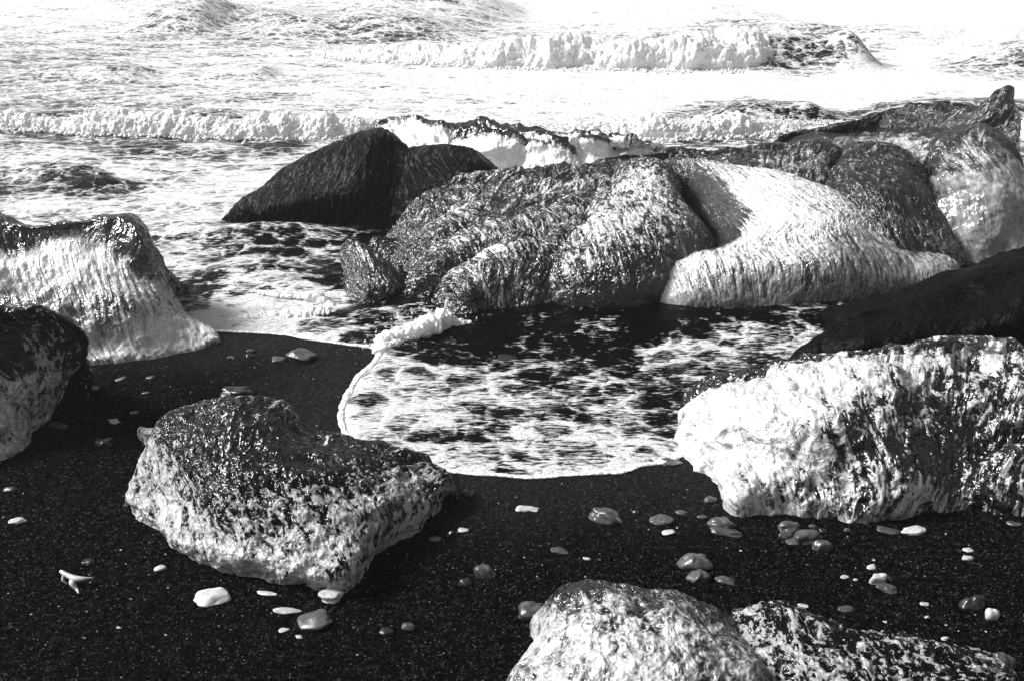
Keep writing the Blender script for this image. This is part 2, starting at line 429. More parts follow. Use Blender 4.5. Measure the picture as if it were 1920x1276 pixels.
FOAM_HAZE = [(380, 30, .3), (450, 45, .25), (1470, 112, .0), (1520, 120, .1), (1580, 105, .1), (1630, 110, .3), (1700, 110, .8), (1850, 135, .15), (1920, 130, .1), (1800, 110, .4), (1450, 215, .15), (1700, 215, .1), (1840, 205, .1), (500, 268, .0), (150, 262, .1), (300, 266, .05), (1300, 268, .1), (1400, 262, .1), (1250, 275, .7), (1400, 275, .6),  # foam cover; far points also whitened in place of haze
 (540, 470, -.1), (640, 520, -.1), (440, 575, .9), (600, 520, .0), (350, 575, .3), (700, 630, .1), (430, 480, .2), (120, 345, .1), (190, 350, .1), (30, 350, .0),
        (0, 20, .55), (250, 40, .5), (500, 40, .35), (700, 45, .3), (900, 20, .5), (1200, 20, .8), (1700, 20, .95),
        (0, 130, .35), (0, 180, .3), (200, 170, .4), (400, 150, .6), (600, 150, .7), (900, 150, .9), (1300, 160, .95), (1700, 150, .9), (1900, 180, .8),
        (150, 200, .35), (500, 200, .55), (800, 200, .8), (1100, 200, .9), (1600, 190, .8),
        (100, 290, .65), (400, 280, .5), (620, 290, .55), (50, 330, .6), (250, 330, .75), (450, 330, .7), (50, 360, .35), (200, 365, .5), (330, 370, .75), (100, 400, .75), (400, 400, .7),
        (340, 430, .75), (330, 500, .75), (420, 450, .4), (520, 450, .1), (600, 470, .15), (450, 500, .55), (380, 540, .15), (450, 545, .5), (560, 500, .3), (560, 560, .95), (480, 590, 1.2), (600, 585, 1.1), (420, 605, 1.2),
        (640, 600, .3), (680, 620, .15), (620, 620, .35), (700, 580, .0), (760, 560, 0), (750, 610, .2),
        (900, 620, -.3), (1000, 620, -.4), (1200, 615, -.3), (1400, 600, -.3), (1300, 615, -.2), (1500, 620, .1), (820, 660, .1), (1000, 660, -.1), (1150, 640, .1), (1100, 660, -.1), (1250, 680, .45), (1380, 640, .45), (1330, 680, .4), (1450, 690, .0), (1500, 650, .3),
        (740, 690, .6), (720, 740, .62), (700, 790, .7), (820, 720, .55), (920, 740, .5), (1050, 700, .05), (1000, 760, .62), (1100, 730, .55), (1200, 720, .4), (1250, 740, .15), (1150, 770, .7), (1250, 790, .35), (1200, 810, .5), (1050, 800, .4), (900, 800, .4), (820, 820, .45), (950, 850, .6), (1080, 840, .5), (1200, 840, .4), (880, 870, .7), (1290, 780, .3)]
def crest_line(px0, py0, px1, py1):
    a, b = at_z(px0, py0), at_z(px1, py1); return a, b
ny, nx = 640, 620
Yr = np.r_[np.geomspace(2.85, 24, ny-60), np.geomspace(24.5, 900, 60)]
ar = np.linspace(-1, 1, nx); ar = np.sign(ar)*(np.abs(ar)*.62+np.abs(ar)**9*2.5)
X = ar[None, :]*Yr[:, None]; Y = Yr[:, None]+0*X
s = shore_sd(X, Y)
foam = control_field(FOAM_HAZE, X, Y)
far = sstep(4.6, 9, Y)*.9+.1; far2 = sstep(9, 24, Y)
wob = .5*fbm(X*.4, Y*.4, X*0, 3)
z = far*.035*fbm(X*1.5+wob, Y*3.2, X*0+.3, 5, .55)+far2*.16*fbm(X*.35, Y*.9, X*0+2, 3)+.006*fbm(X*6, Y*11, X*0, 3)
z += far2*.03*billow(X*1.2, Y*2.6, X*0+7, 3)
# swash bore that runs in between the ice blocks, and the lumpy foam bank left of it
z += .012*sstep(.9, 1.2, foam)*(.3+1.5*billow(X*14, Y*14, X*0, 3))
# standing step of dark water in front of the pale lobes
step = at_z(1000, 640)[1]
z += .055*sstep(step-.12, step+.18, Y)*(1-sstep(6, 7, Y))*sstep(.1, .5, s)*sstep(-.9, -.35, X)
# turbulent humps at the left
for px, py, hh, wx, wy in ((130, 335, .07, .28, .18), (185, 352, .06, .2, .12), (60, 335, .04, .4, .1), (330, 440, .05, .3, .2), (470, 455, .05, .35, .15), (560, 450, .05, .4, .2), (480, 520, .05, .25, .1), (700, 600, .02, .2, .08), (545, 545, .03, .2, .1)):
    p = at_z(px, py); z += hh*np.exp(-((X-p[0])/wx)**2-((Y-p[1])/wy)**2)
# swells with a steep landward face: (photo x0, x1, y of the foot, height, landward and seaward run)
for x0, x1, py, hh, wf, wb in ((1370, 1660, 128, .40, .35, 1.3), (1740, 2600, 132, .36, .5, 1.6), (250, 560, 54, .30, .9, 3.), (440, 900, 70, .35, .7, 2.5), (230, 420, 62, .3, .7, 2.), (600, 1000, 40, .4, 1., 3.),
        (1330, 1580, 226, .16, .12, .5), (1600, 2300, 224, .15, .2, .7), (-200, 640, 236, .1, .15, .4), (0, 300, 150, .12, .3, .8), (380, 520, 148, .1, .25, .7), (1000, 1500, 50, .35, .8, 3.), (1150, 1900, 75, .2, .6, 2.)):
    a, b = at_z(x0, py), at_z(x1, py); mx, hw = (a[0]+b[0])/2, (b[0]-a[0])/2
    d = Y-a[1]-.35*wf-.25*fbm(X*.7, X*0+py, X*0, 2)*wb
    e = 1-sstep(.45, 1.05, np.abs(X-mx)/hw)
    z += hh*e*(.8+.5*fbm(X*.9, X*0+3, Y*.3, 3))*np.exp(-np.where(d < 0, (d/wf)**2, (d/wb)**2))
z += .014+.0*s
z = np.where(s < .12, .014*sstep(-.005, .05, s)+(z-.014)*sstep(0, .12, s)-.05*sstep(0., .06, -s), z)
V = np.stack([X, Y, z], -1)
foam = foam+.5*np.exp(-np.clip(s, 0, 9)/.03)+.12*sstep(4.6, 6, Y)+(.12+.3*sstep(-.1, .3, X/Y))*sstep(8.5, 11, Y)+.3*sstep(14, 22, Y)  # far terms whiten the sea in place of haze and glare
link('sea', grid_mesh('sea', V, M_sea, {'foam': foam, 'deep': sstep(6, 13, Y)}), kind='structure')

CRESTS = []
def breaker(name, pts, hgt, dep, fseed, nu=900, nv=70, amp=.06, fr=5.5, curl=.0, **kw):
    """rolling foam roller: a swept front with boiling, cauliflower-like lumps; pts = (photo x, photo y of the foot, relative height)"""
    P = resample([list(at_z(a, b, .0))[:2]+[0., c] for a, b, c in pts], nu)
    k = np.linspace(0, 1, nv)[:, None]
    hh = P[None, :, 3]*hgt
    ang = k**1.25*math.pi
    V = np.zeros((nv, nu, 3))
    V[..., 0] = P[None, :, 0]+0*k
    V[..., 1] = P[None, :, 1]+dep*(.5-.5*np.cos(ang))*(.3+.7*P[None, :, 3])
    V[..., 2] = hh*np.sin(ang)**.8-.03
    n = normals(V)
    if n[nv//2, nu//2, 2] < 0: n = -n
    x, y, z = V[..., 0], V[..., 1]+fseed, V[..., 2]
    amt = np.clip(P[None, :, 3]*1.3, 0, 1)*np.sin(np.clip(ang, 0, math.pi))**.35
    big = fbm(x*1.6, y*1.6, z*0, 2)
    V += n*(amp*amt*(2.0*(puffs(x*fr, y*fr, z*fr, 3)-.45)+1.6*big+.9*(puffs(x*fr*3.2, y*fr*3.2, z*fr*3.2, 2)-.5)))[..., None]
    V[..., 1] -= amp*amt*1.2*np.clip(big, 0, 1)*(1-k)
    V[..., 2] += .35*amp*amt*(fbm(x*3, y*3, z*3, 3))
    CRESTS.append((P, hgt, dep))
    return link(name, grid_mesh(name, V, M_foam), kind='stuff', **kw)
breaker('breaking_wave', [(-700, 262, .8), (-300, 256, 1), (0, 247, .85), (100, 250, .75), (160, 254, 1.1), (300, 258, 1), (420, 262, 1), (560, 262, 1.05), (640, 262, .9), (700, 258, .5), (800, 252, .2)], .14, .3, 1.)
breaker('breaking_wave', [(880, 262, .1), (960, 262, .4), (1060, 258, .55), (1150, 260, .75), (1240, 264, 1), (1330, 262, 1), (1420, 256, .8), (1480, 250, .5), (1560, 245, .3), (1900, 262, .5), (1960, 268, .9), (2300, 275, 1)], .135, .3, 5.)
breaker('breaking_wave', [(585, 100, .1), (640, 112, .35), (720, 118, .45), (850, 125, .6), (980, 131, .75), (1100, 132, .9), (1200, 134, 1), (1300, 135, 1.08), (1400, 134, 1.1), (1450, 128, .95), (1480, 110, .6), (1500, 100, .15)], .29, .7, 9., amp=.12, fr=3.2)
breaker('breaking_wave', [(1740, 96, .05), (1780, 100, .3), (1850, 112, .6), (1920, 124, .8), (2000, 130, 1), (2300, 135, 1)], .42, .7, 14., amp=.12, fr=3.2)

def droplets(name, pos, rad, mat):
    n = len(pos); rg = np.random.RandomState(n)
    base = np.array([[1,0,0],[0,1,0],[-1,0,0],[0,-1,0],[0,0,1],[0,0,-1.]])
    fc = np.array([[0,1,4],[1,2,4],[2,3,4],[3,0,4],[1,0,5],[2,1,5],[3,2,5],[0,3,5]])
    B = base[None]*rg.uniform(.5, 1.4, (n, 6, 1))*rad[:, None, None]+pos[:, None]
    Fc = (fc[None]+6*np.arange(n)[:, None, None]).reshape(-1, 3)
    me = bpy.data.meshes.new(name)
    me.vertices.add(n*6); me.vertices.foreach_set('co', B.reshape(-1).astype(np.float32))
    me.loops.add(Fc.size); me.loops.foreach_set('vertex_index', Fc.reshape(-1).astype(np.int32))
    me.polygons.add(len(Fc)); me.polygons.foreach_set('loop_start', np.arange(0, Fc.size, 3, dtype=np.int32))
    me.update(calc_edges=True); me.polygons.foreach_set('use_smooth', np.ones(len(Fc), bool)); me.materials.append(mat)
    return link(name, me, kind='stuff')
rg = np.random.RandomState(11); pp = []; rr = []
for P, hg, dp in CRESTS:
    n = 5200; i = rg.randint(0, len(P), n); h = P[i, 3]; sc_ = P[i, 1]/9.
    clump = np.clip(.5+1.6*perlin(P[i, 0]*3, P[i, 1]*3)+1.0*perlin(P[i, 0]*11, P[i, 1]*11), 0.02, 2)
    up = np.abs(rg.normal(size=n))*.22*clump
    x = P[i, 0]+rg.normal(size=n)*.03; y = P[i, 1]+dp*.3+rg.normal(size=n)*dp*.22; z = hg*h*(.75+up)+.02
    lo = rg.uniform(size=n) < .35                      # torn foam lying at the foot
    y = np.where(lo, P[i, 1]-np.abs(rg.normal(size=n))*.09*sc_+.03, y); z = np.where(lo, .02+.01*rg.uniform(size=n), z)
    r_ = (.003+.010*rg.power(.5, n))*sc_**.7*np.where(lo, 1.8, 1.)
    ok = h > .15; pp.append(np.stack([x, y, z], 1)[ok]); rr.append(r_[ok])
droplets('spray', np.concatenate(pp), np.concatenate(rr), M_foam)
pp = []; rr = []
for px, py, z0, sp_, n in ((840, 585, .07, .05, 160), (800, 600, .06, .06, 160), (740, 630, .03, .05, 160), (880, 603, .04, .05, 80), (715, 650, .01, .04, 100)):
    c = at_z(px, py, z0); pp.append(c+rg.normal(size=(n, 3))*sp_*np.array([1, .7, .45])); rr.append(.0012+.004*rg.power(.5, n))
droplets('splash_drops', np.concatenate(pp), np.concatenate(rr), M_foam)

# foam rim along the swash edge and the splash where it breaks
def foam_rope(name, pts, seed, amp=.5, nu=600, nv=28, flat=.45, mat=None, parent=None, kind='stuff'):
    P = resample([list(at_z(a, b, z))+[r] for a, b, z, r in pts], nu)
    T = np.gradient(P[:, :3], axis=0); T /= np.linalg.norm(T, axis=1)[:, None]
    up = np.array([0, 0, 1.]); S = np.cross(T, up); S /= np.linalg.norm(S, axis=1)[:, None]; U = np.cross(S, T)
    a = np.linspace(0, 2*math.pi, nv, endpoint=False)[None, :, None]
    V0 = P[:, None, :3]+0*a
    D = S[:, None]*np.cos(a)+U[:, None]*np.sin(a)*flat
    x, y, z = [(V0+D*.5*P[:, None, 3:4])[..., i] for i in range(3)]
    f = .16/np.maximum(P[:, 3:4], .01)
    f = 32.
    r = P[:, 3:4]*(1+amp*((puffs(x*f+seed, y*f, z*f, 2)-.5)*2.2)+.7*fbm(x*9+seed, y*9, z*9, 3))
    r[0] = r[-1] = .0005
    V = V0+D*r[..., None]
    ob = link(name, grid_mesh(name, V, mat or M_foam, wrap=True), parent)
    if kind: ob['kind'] = kind
    return ob
foam_rope('foam_edge', [(a, b, .004, r*.8) for a, b, r in ((380, 619, .006), (430, 621, .009), (520, 626, .007), (600, 638, .009), (650, 645, .008), (700, 652, .012), (710, 662, .014))], 1, nu=400)
foam_rope('foam_edge', [(a, b, .004, r*.8) for a, b, r in ((712, 662, .014), (697, 685, .015), (672, 705, .012), (655, 735, .013), (641, 762, .012), (640, 790, .012), (650, 816, .013), (720, 850, .01), (790, 868, .009),
          (860, 885, .008), (930, 889, .008), (1000, 894, .009), (1060, 890, .007), (1120, 886, .008), (1165, 884, .009), (1205, 871, .008), (1250, 864, .011), (1290, 845, .008), (1316, 829, .008))], 3, nu=1300)
foam_rope('foam_bank', [(395, 612, .005, .006), (430, 602, .01, .018), (480, 594, .012, .02), (530, 590, .015, .026), (590, 586, .015, .03), (632, 588, .01, .022), (642, 592, .008, .004)], 12, amp=1.1, nu=520, nv=50, flat=.4)
foam_rope('foam_bank', [(470, 545, .02, .004), (505, 550, .025, .014), (545, 556, .025, .012), (585, 556, .03, .022), (612, 568, .02, .018), (630, 584, .01, .004)], 14, amp=1.2, nu=420, nv=50, flat=.5)
foam_rope('foam_splash', [(706, 654, .01, .006), (716, 640, .02, .020), (740, 630, .02, .026), (765, 622, .04, .022), (795, 612, .05, .030), (826, 602, .06, .034), (846, 601, .055, .022), (872, 606, .045, .012), (905, 609, .03, .004)], 6, amp=1.0, nu=520, nv=70, flat=.8)
foam_rope('foam_splash', [(700, 662, .01, .006), (730, 642, .01, .018), (775, 634, .012, .016), (800, 624, .03, .02), (845, 612, .03, .014), (890, 612, .02, .004)], 16, amp=1.1, nu=420, nv=50, flat=.6)
foam_rope('foam_splash', [(826, 600, .06, .016), (831, 588, .11, .006), (836, 575, .145, .005), (838, 566, .165, .007), (838, 561, .175, .004)], 8, amp=.15, nu=80, nv=24, flat=1)
foam_rope('foam_splash', [(712, 655, .015, .02), (722, 650, .015, .022), (738, 645, .015, .02), (752, 640, .02, .012)], 9, amp=.6, nu=120, nv=40, flat=.7)

# ================================================================== ICE
GR = 'melting ice blocks stranded on the black beach'
T_ = 'ice'
m_dark = ice_mat('dark_ribbed_ice', clear=.0, sx=1.4, sy=.3, streak=34, fine=90, dark=.0005, white=.12, gain=1.0, patch=.1, rough=0.21, bump=1., soft=.9, spec=.07, glow=.1, ior=1.4, cell=.15)
m_rib = ice_mat('ribbed_ice', clear=.4, sx=1.3, sy=.4, streak=24, fine=70, dark=.0008, white=.9, gain=.85, patch=.5, rough=0.19, bump=1., soft=.45, tint=.6, glow=.15, bias=-.22, cell=.2)
m_pale = ice_mat('pale_ice', clear=.4, sx=1.6, sy=.2, streak=26, fine=60, dark=.02, white=.97, gain=.8, patch=.2, rough=0.14, bump=.85, soft=.7, bias=.03, cell=.2)
m_glow = ice_mat('glowing_ice', clear=.25, sx=1.3, sy=.35, streak=16, fine=40, dark=.004, white=.98, gain=.6, patch=.35, rough=.14, bump=.7, soft=.45, glow=.15, bias=.12, cell=.15)
m_skirt = ice_mat('skirt_ice', clear=.45, sx=1.3, sy=.3, streak=24, fine=60, dark=.004, white=.98, gain=.6, patch=.3, rough=.14, bump=.6, soft=.6, tint=.9, bias=.06, cell=.2)
m_frost = ice_mat('frosted_ice', clear=.45, sx=1., sy=.7, streak=22, fine=55, dark=.008, white=.97, gain=.6, patch=.35, rough=0.13, bump=.85, soft=.6, bias=-.05)
m_grey = ice_mat('grey_ice', clear=.42, sx=1.2, sy=.35, streak=24, fine=70, dark=.003, white=.97, gain=.5, patch=.3, rough=0.16, bump=.6, soft=.7, tint=.9, bias=.14, cell=.2)
m_shade = ice_mat('dim_ice', clear=.35, sx=1.3, sy=.5, streak=28, fine=75, dark=.002, white=.7, gain=.75, patch=.3, rough=0.17, bump=.8, soft=.8, tint=.6, spec=.35, glow=.1, bias=-.03, cell=.2)
m_clear = ice_mat('clear_ice', clear=.7, sx=1.1, sy=.7, streak=24, fine=48, dark=.001, white=.98, gain=.85, patch=.2, rough=0.16, bump=.8, soft=.22, tint=.42, glow=.3, ior=1.5, bias=-.14, spec=.5, cell=.2)
m_bright = ice_mat('bright_ice', clear=.4, sx=1.2, sy=.4, streak=17, fine=45, dark=.002, white=.85, gain=.75, patch=.2, rough=0.2, bump=.9, soft=.3, tint=.7, glow=.3, bias=-.04, cell=.2)
m_slab = ice_mat('black_ice', clear=.0, sx=1.5, sy=.6, streak=10, fine=50, dark=.0006, white=.010, gain=.5, patch=.2, rough=0.47, bump=.6, soft=1., spec=.08, glow=0., ior=1.35)

def P_(rows): return rows
# --- dark hump
t = thing('ice_block', 'black finely ribbed ice hump at the surf end of the big ice mass', 'ice block', GR)
loft('ice_hump', [
 [(416,424,0,.1),(480,428,0,.1),(560,432,0,.1),(640,426,0,.1),(720,440,0,.1),(850,440,0,.1)],
 [(428,405,.05,.1),(500,390,.14,.12),(580,375,.2,.12),(660,372,.22,.12),(720,400,.12,.1),(850,400,.15,.1)],
 [(462,378,.11,.1),(530,345,.24,.15),(600,320,.32,.2),(680,310,.36,.15),(735,345,.25,.1),(830,330,.3,.1)],
 [(520,332,.22,.1),(580,296,.36,.1),(650,265,.45,.1),(705,253,.49,.1),(745,275,.42,.1),(800,300,.36,.1)],
 [(535,322,.25,.1),(590,287,.36,.1),(640,262,.44,.1),(690,244,.49,.1),(725,246,.5,.1),(750,268,.44,.1),(770,290,.38,.1)]],
 m_dark, t, 260, 200, (.25, .6), d_grooves(40, 7, .010), 1)
loft('ice_hump', [
 [(730,430,.05,.1),(800,420,.05,.1),(900,400,.05,.1)],
 [(735,360,.2,.1),(800,345,.27,.1),(880,340,.28,.1),(930,345,.2,.1)],
 [(745,300,.34,.1),(800,290,.4,.1),(870,290,.4,.1),(926,322,.3,.1)],
 [(755,285,.38,.08),(810,274,.42,.08),(870,276,.42,.08),(905,292,.36,.08),(928,316,.3,.08)]],
 m_dark, t, 180, 130, (.2, .5), d_grooves(40, 9, .009), 2)
# --- pale ridge behind, light through its faces painted as white
t = thing('ice_ridge', 'low translucent ice ridge with bright glowing faces and black crust, behind the dark hump', 'ice block', GR)
loft('ice_face', [
 [(690,345,0,.9),(800,345,0,.9),(950,345,0,.9),(1100,335,0,.9),(1260,310,0,.9)],
 [(690,290,.12,1.1),(800,290,.14,1.2),(950,290,.14,1.1),(1100,290,.12,1.2),(1250,300,.04,1.)],
 [(700,252,.22,1.2),(800,255,.24,1.1),(900,252,.25,.8),(1000,262,.24,.9),(1130,268,.2,1.3),(1240,290,.1,.9)],
 [(702,242,.26,.3),(760,226,.3,.8),(820,236,.29,.1),(900,234,.29,-.1),(970,244,.28,-.2),(1060,253,.26,.5),(1130,253,.25,.5),(1180,264,.22,.4),(1245,287,.12,.3)],
 [(702,238,.27,-.2),(760,219,.32,.2),(820,230,.3,-.2),(900,228,.3,-.3),(970,238,.29,-.3),(1060,248,.27,-.1),(1130,249,.26,-.1),(1180,261,.22,-.1),(1245,285,.12,.0)]],
 m_glow, t, 340, 130, (.12, .3), d_scallop(9, 6, .025, .06), 3, lump=(.06, 5))
for i, rw in enumerate((
 [[(845,322,.05,1.1),(900,325,.05,1.3),(985,322,.05,1.1)],[(842,285,.17,.9),(905,286,.19,1.3),(985,285,.17,.8)],[(847,256,.25,-.1),(900,254,.27,.5),(975,260,.25,.3)],[(850,246,.28,-.4),(880,240,.31,-.4),(940,242,.31,-.3),(980,252,.28,-.4)]],
 [[(978,325,.05,1.1),(1020,328,.05,1.3),(1085,322,.05,1.)],[(975,293,.14,1.),(1030,293,.15,1.),(1083,298,.12,.5)],[(985,268,.22,.6),(1020,264,.24,.3),(1070,278,.18,-.1)],[(990,257,.25,-.3),(1015,250,.27,-.4),(1045,252,.27,-.4),(1078,270,.2,-.3)]],
 [[(1080,315,.05,1.3),(1120,318,.05,1.3),(1170,312,.05,1.1)],[(1075,287,.14,1.3),(1110,287,.15,1.3),(1160,292,.1,.8)],[(1072,264,.22,.5),(1100,264,.23,.6),(1145,272,.18,.1)],[(1074,256,.24,-.3),(1095,252,.26,-.3),(1120,256,.25,-.4),(1152,270,.18,-.3)]])):
    loft('ice_lobe', rw, m_glow, t, 120, 90, (.06, .15), d_scallop(12, 8, .010, .04), i+40, lump=(.025, 8))
# --- ribbed mass
t = thing('ice_block', 'streaky black and silver ribbed ice with drooping folds, left of the rounded pale lobes', 'ice block', GR)
RB = [
 [(925,330,.38,.13,.3),(840,370,.31,.13,.25),(770,400,.24,.12,.2),(738,430,.16,.1,.15),(728,455,.08,.07,.1)],
 [(1060,330,.40,.18,.4),(960,350,.36,.17,.4),(860,400,.3,.14,.45),(800,440,.24,.12,.3),(780,480,.15,.09,.1)],
 [(1130,350,.40,.16,.4),(1020,400,.34,.17,.45),(920,420,.31,.14,.5),(840,460,.25,.12,.4),(800,510,.17,.1,.1),(800,550,.08,.08,.0)],
 [(1040,440,.3,.12,.45),(980,452,.29,.13,.5),(900,490,.23,.13,.5),(850,530,.17,.12,.3),(840,575,.07,.1,.1)],
 [(1110,400,.36,.14,.35),(1060,430,.32,.13,.3),(1030,480,.24,.1,.2),(1010,540,.12,.08,.1)],
]
loft('ice_core', [
 [(740,520,0,.0),(830,560,0,.1),(920,580,0,.1),(1020,580,0,.1),(1090,560,0,.1)],
 [(745,450,.1,.1),(830,480,.17,.2),(920,490,.2,.2),(1010,480,.21,.2),(1085,470,.2,.2)],
 [(760,405,.2,.2),(850,410,.26,.3),(940,420,.29,.3),(1040,410,.31,.3),(1110,410,.3,.3)],
 [(800,365,.28,.3),(880,350,.34,.3),(960,345,.37,.4),(1060,345,.38,.4),(1140,350,.38,.3)],
 [(850,345,.33,.3),(930,322,.39,.3),(1000,316,.41,.3),(1080,312,.42,.3),(1150,315,.42,.3)]],
 m_rib, t, 220, 170, (.2, .5), d_grooves(30, 8, .012), 31, lump=(.04, 7))
for i, s_ in enumerate(RB): ridge('ice_rib', s_, m_rib, t, 130, 170, d_grooves(40, 9, .014), i+4, lump=(.035, 7))
loft('ice_face', [
 [(815,600,0,.1),(880,606,0,.4),(960,606,0,.4),(1030,600,0,.2),(1080,590,0,.2)],
 [(812,560,.08,.05),(880,550,.13,.3),(960,545,.13,.35),(1030,540,.13,.1),(1080,530,.13,.1)],
 [(825,535,.13,.1),(880,500,.21,.3),(960,490,.24,.2),(1020,490,.23,.2),(1070,480,.23,.1)]],
 m_rib, t, 160, 110, (.15, .4), d_grooves(30, 8, .008), 9)
# --- small block in the surf
t = thing('ice_chunk', 'small black ice chunk awash between the foam and the ribbed ice folds', 'ice block', GR)
loft('ice_body', [
 [(668,575,0,.05),(700,585,0,.05),(748,570,0,.05)],
 [(655,530,.08,.05),(690,540,.1,.05),(735,540,.09,.05),(752,545,.05,.05)],
 [(650,480,.17,.2),(690,490,.18,.4),(725,515,.13,.3),(745,530,.07,.1)],
 [(652,450,.23,.2),(680,460,.22,.3),(710,475,.18,.2),(735,510,.1,.1)]],
 m_rib, t, 130, 100, (.08, .2), d_grooves(40, 12, .010), 11)
ridge('ice_lobe', [(690,440,.16,.06,.1),(715,445,.15,.07,.1),(745,470,.1,.07,.05),(770,500,.05,.05,.05)], m_rib, t, 60, 80, d_grooves(40, 9, .008), 12)
# --- rounded lobe
t = thing('ice_block', 'rounded grey ice lobe with streaked silver top, just left of the largest pale lobe', 'ice block', GR)
loft('ice_lobe', [
 [(1025,592,0,.4),(1060,604,0,.5),(1130,606,0,.4),(1215,602,0,.3),(1330,560,0,.3)],
 [(1012,560,.08,.6),(1060,550,.12,.4),(1130,550,.13,.35),(1215,545,.13,.3),(1345,500,.1,.3)],
 [(1026,515,.18,.5),(1070,490,.24,.45),(1140,480,.27,.4),(1230,475,.26,.3),(1342,465,.17,.25)],
 [(1060,460,.27,.55),(1110,430,.33,.7),(1190,420,.35,.7),(1270,420,.33,.5),(1325,430,.26,.3)],
 [(1100,400,.35,.5),(1150,370,.39,.7),(1210,365,.41,.7),(1260,375,.39,.6),(1298,395,.33,.3)],
 [(1150,340,.41,.5),(1185,320,.44,.7),(1215,315,.45,.7),(1245,320,.44,.5),(1265,345,.38,.3)],
 [(1160,310,.43,.3),(1190,300,.45,.3),(1225,298,.45,.3),(1250,310,.42,.2)]],
 m_rib, t, 260, 220, (.2, .5), d_grooves(16, 30, .007), 13, calm=(.1, .2))
# --- big pale lobe
t = thing('ice_block', 'largest pale ice lobe, curved like a sole with fine parallel melt lines', 'ice block', GR)
loft('ice_lobe', [
 [(1210,590,0,.9),(1290,603,0,.6),(1420,602,0,.6),(1560,594,0,.5),(1690,578,0,.5),(1800,560,0,.5)],
 [(1198,560,.07,1.),(1280,550,.12,.6),(1420,545,.13,.5),(1560,540,.13,.5),(1700,530,.1,.5),(1800,515,.06,.6)],
 [(1203,530,.13,.9),(1290,505,.2,.7),(1400,500,.22,.65),(1550,495,.23,.6),(1690,490,.17,.6),(1790,500,.08,.7)],
 [(1235,502,.18,.8),(1330,480,.23,.8),(1430,460,.28,.8),(1540,450,.31,.75),(1650,445,.26,.7),(1720,490,.12,.6)],
 [(1335,470,.1,-.3),(1375,445,.24,-.1),(1400,438,.27,.8),(1430,425,.31,.9),(1530,410,.36,.9),(1620,405,.32,.8),(1690,470,.14,.5)],  # left columns here and in the next rows painted dark as recess shade
 [(1300,400,.2,-.3),(1375,382,.34,-.1),(1398,378,.36,.9),(1440,375,.39,.9),(1520,370,.41,.9),(1590,378,.36,.8),(1650,420,.24,.4)],
 [(1275,340,.3,-.2),(1335,331,.40,.0),(1360,330,.42,.8),(1400,332,.44,.9),(1470,335,.45,.9),(1540,348,.41,.7),(1590,375,.33,.4)],
 [(1265,308,.38,.3),(1300,300,.44,.5),(1360,308,.46,.6),(1430,318,.46,.6),(1490,332,.43,.5)]],
 m_pale, t, 360, 300, (.2, .5), d_grooves(36, 9, .008, .06), 14, lump=(.015, 5), calm=(.08, .24))
# --- low saddle between
t = thing('ice_ridge', 'dark crusted low saddle of ice running behind the largest pale lobe', 'ice block', GR)
loft('ice_saddle', [
 [(1240,400,.1,.3),(1400,400,.2,.3),(1500,400,.24,.3),(1600,400,.2,.3)],
 [(1130,330,.36,.2),(1250,330,.34,.3),(1400,335,.4,.3),(1480,345,.38,.4),(1560,350,.35,.4)],
 [(1110,310,.4,.2),(1250,300,.4,.2),(1380,292,.44,.2),(1460,292,.44,.4),(1550,295,.44,.4)],
 [(1110,306,.4,.1),(1190,296,.42,.1),(1265,283,.43,.05),(1330,284,.43,.1),(1400,276,.44,.1),(1470,270,.45,.1),(1560,268,.46,.1)]],
 m_shade, t, 260, 110, (.2, .5), d_grooves(26, 12, .012), 15, lump=(.035, 7))
# --- dark grey shoulder
t = thing('ice_block', 'dark grey rounded ice shoulder between the largest pale lobe and the peaked ice', 'ice block', GR)
loft('ice_lobe', [
 [(1600,560,0,.5),(1700,556,0,.5),(1815,515,0,.6)],
 [(1575,460,.18,.3),(1660,460,.22,.4),(1750,455,.2,.4),(1812,490,.08,.6)],
 [(1552,380,.32,.2),(1640,365,.4,.15),(1715,362,.38,.2),(1780,425,.22,.3)],
 [(1568,315,.42,.15),(1620,300,.46,.3),(1680,302,.46,.2),(1740,350,.35,.15)],
 [(1585,275,.45,.1),(1625,266,.48,.3),(1670,273,.47,.2),(1712,300,.41,.1)]],
 m_shade, t, 220, 200, (.15, .4), d_grooves(40, 12, .006), 16)
# --- tall peaked ice
t = thing('ice_block', 'tall grey ice block rising to a sharp horn against the surf, with smooth glassy front', 'ice block', GR)
loft('ice_front', [
 [(1590,500,0,.5),(1700,492,0,.5),(1830,480,0,.5)],
 [(1600,400,.2,.4),(1700,410,.2,.45),(1830,400,.22,.4)],
 [(1570,320,.36,.3),(1700,330,.36,.45),(1810,320,.4,.3)],
 [(1500,276,.36,.2),(1600,266,.42,.4),(1700,262,.46,.5),(1795,268,.48,.3)],
 [(1480,266,.34,.0),(1600,246,.42,.05),(1700,244,.46,.05),(1795,252,.5,.0)]],
 m_grey, t, 220, 180, (.2, .5), d_scallop(22, 14, .005, .05), 17, lump=(.03, 5), calm=(.3, .48))
loft('ice_column', [
 [(1768,515,0,.5),(1850,522,0,.6),(1975,522,0,.5)],
 [(1758,430,.2,.35),(1850,432,.23,.5),(1955,430,.18,.4)],
 [(1750,340,.38,.3),(1840,332,.44,.5),(1938,350,.32,.35)],
 [(1758,278,.5,.2),(1830,265,.56,.35),(1908,302,.45,.2)],
 [(1770,250,.54,.0),(1800,236,.58,.0),(1835,233,.59,.0),(1872,250,.55,.0),(1907,292,.46,.0)]],
 m_grey, t, 200, 200, (.12, .35), d_scallop(24, 14, .005, .05), 37, lump=(.025, 6), calm=(.35, .55))
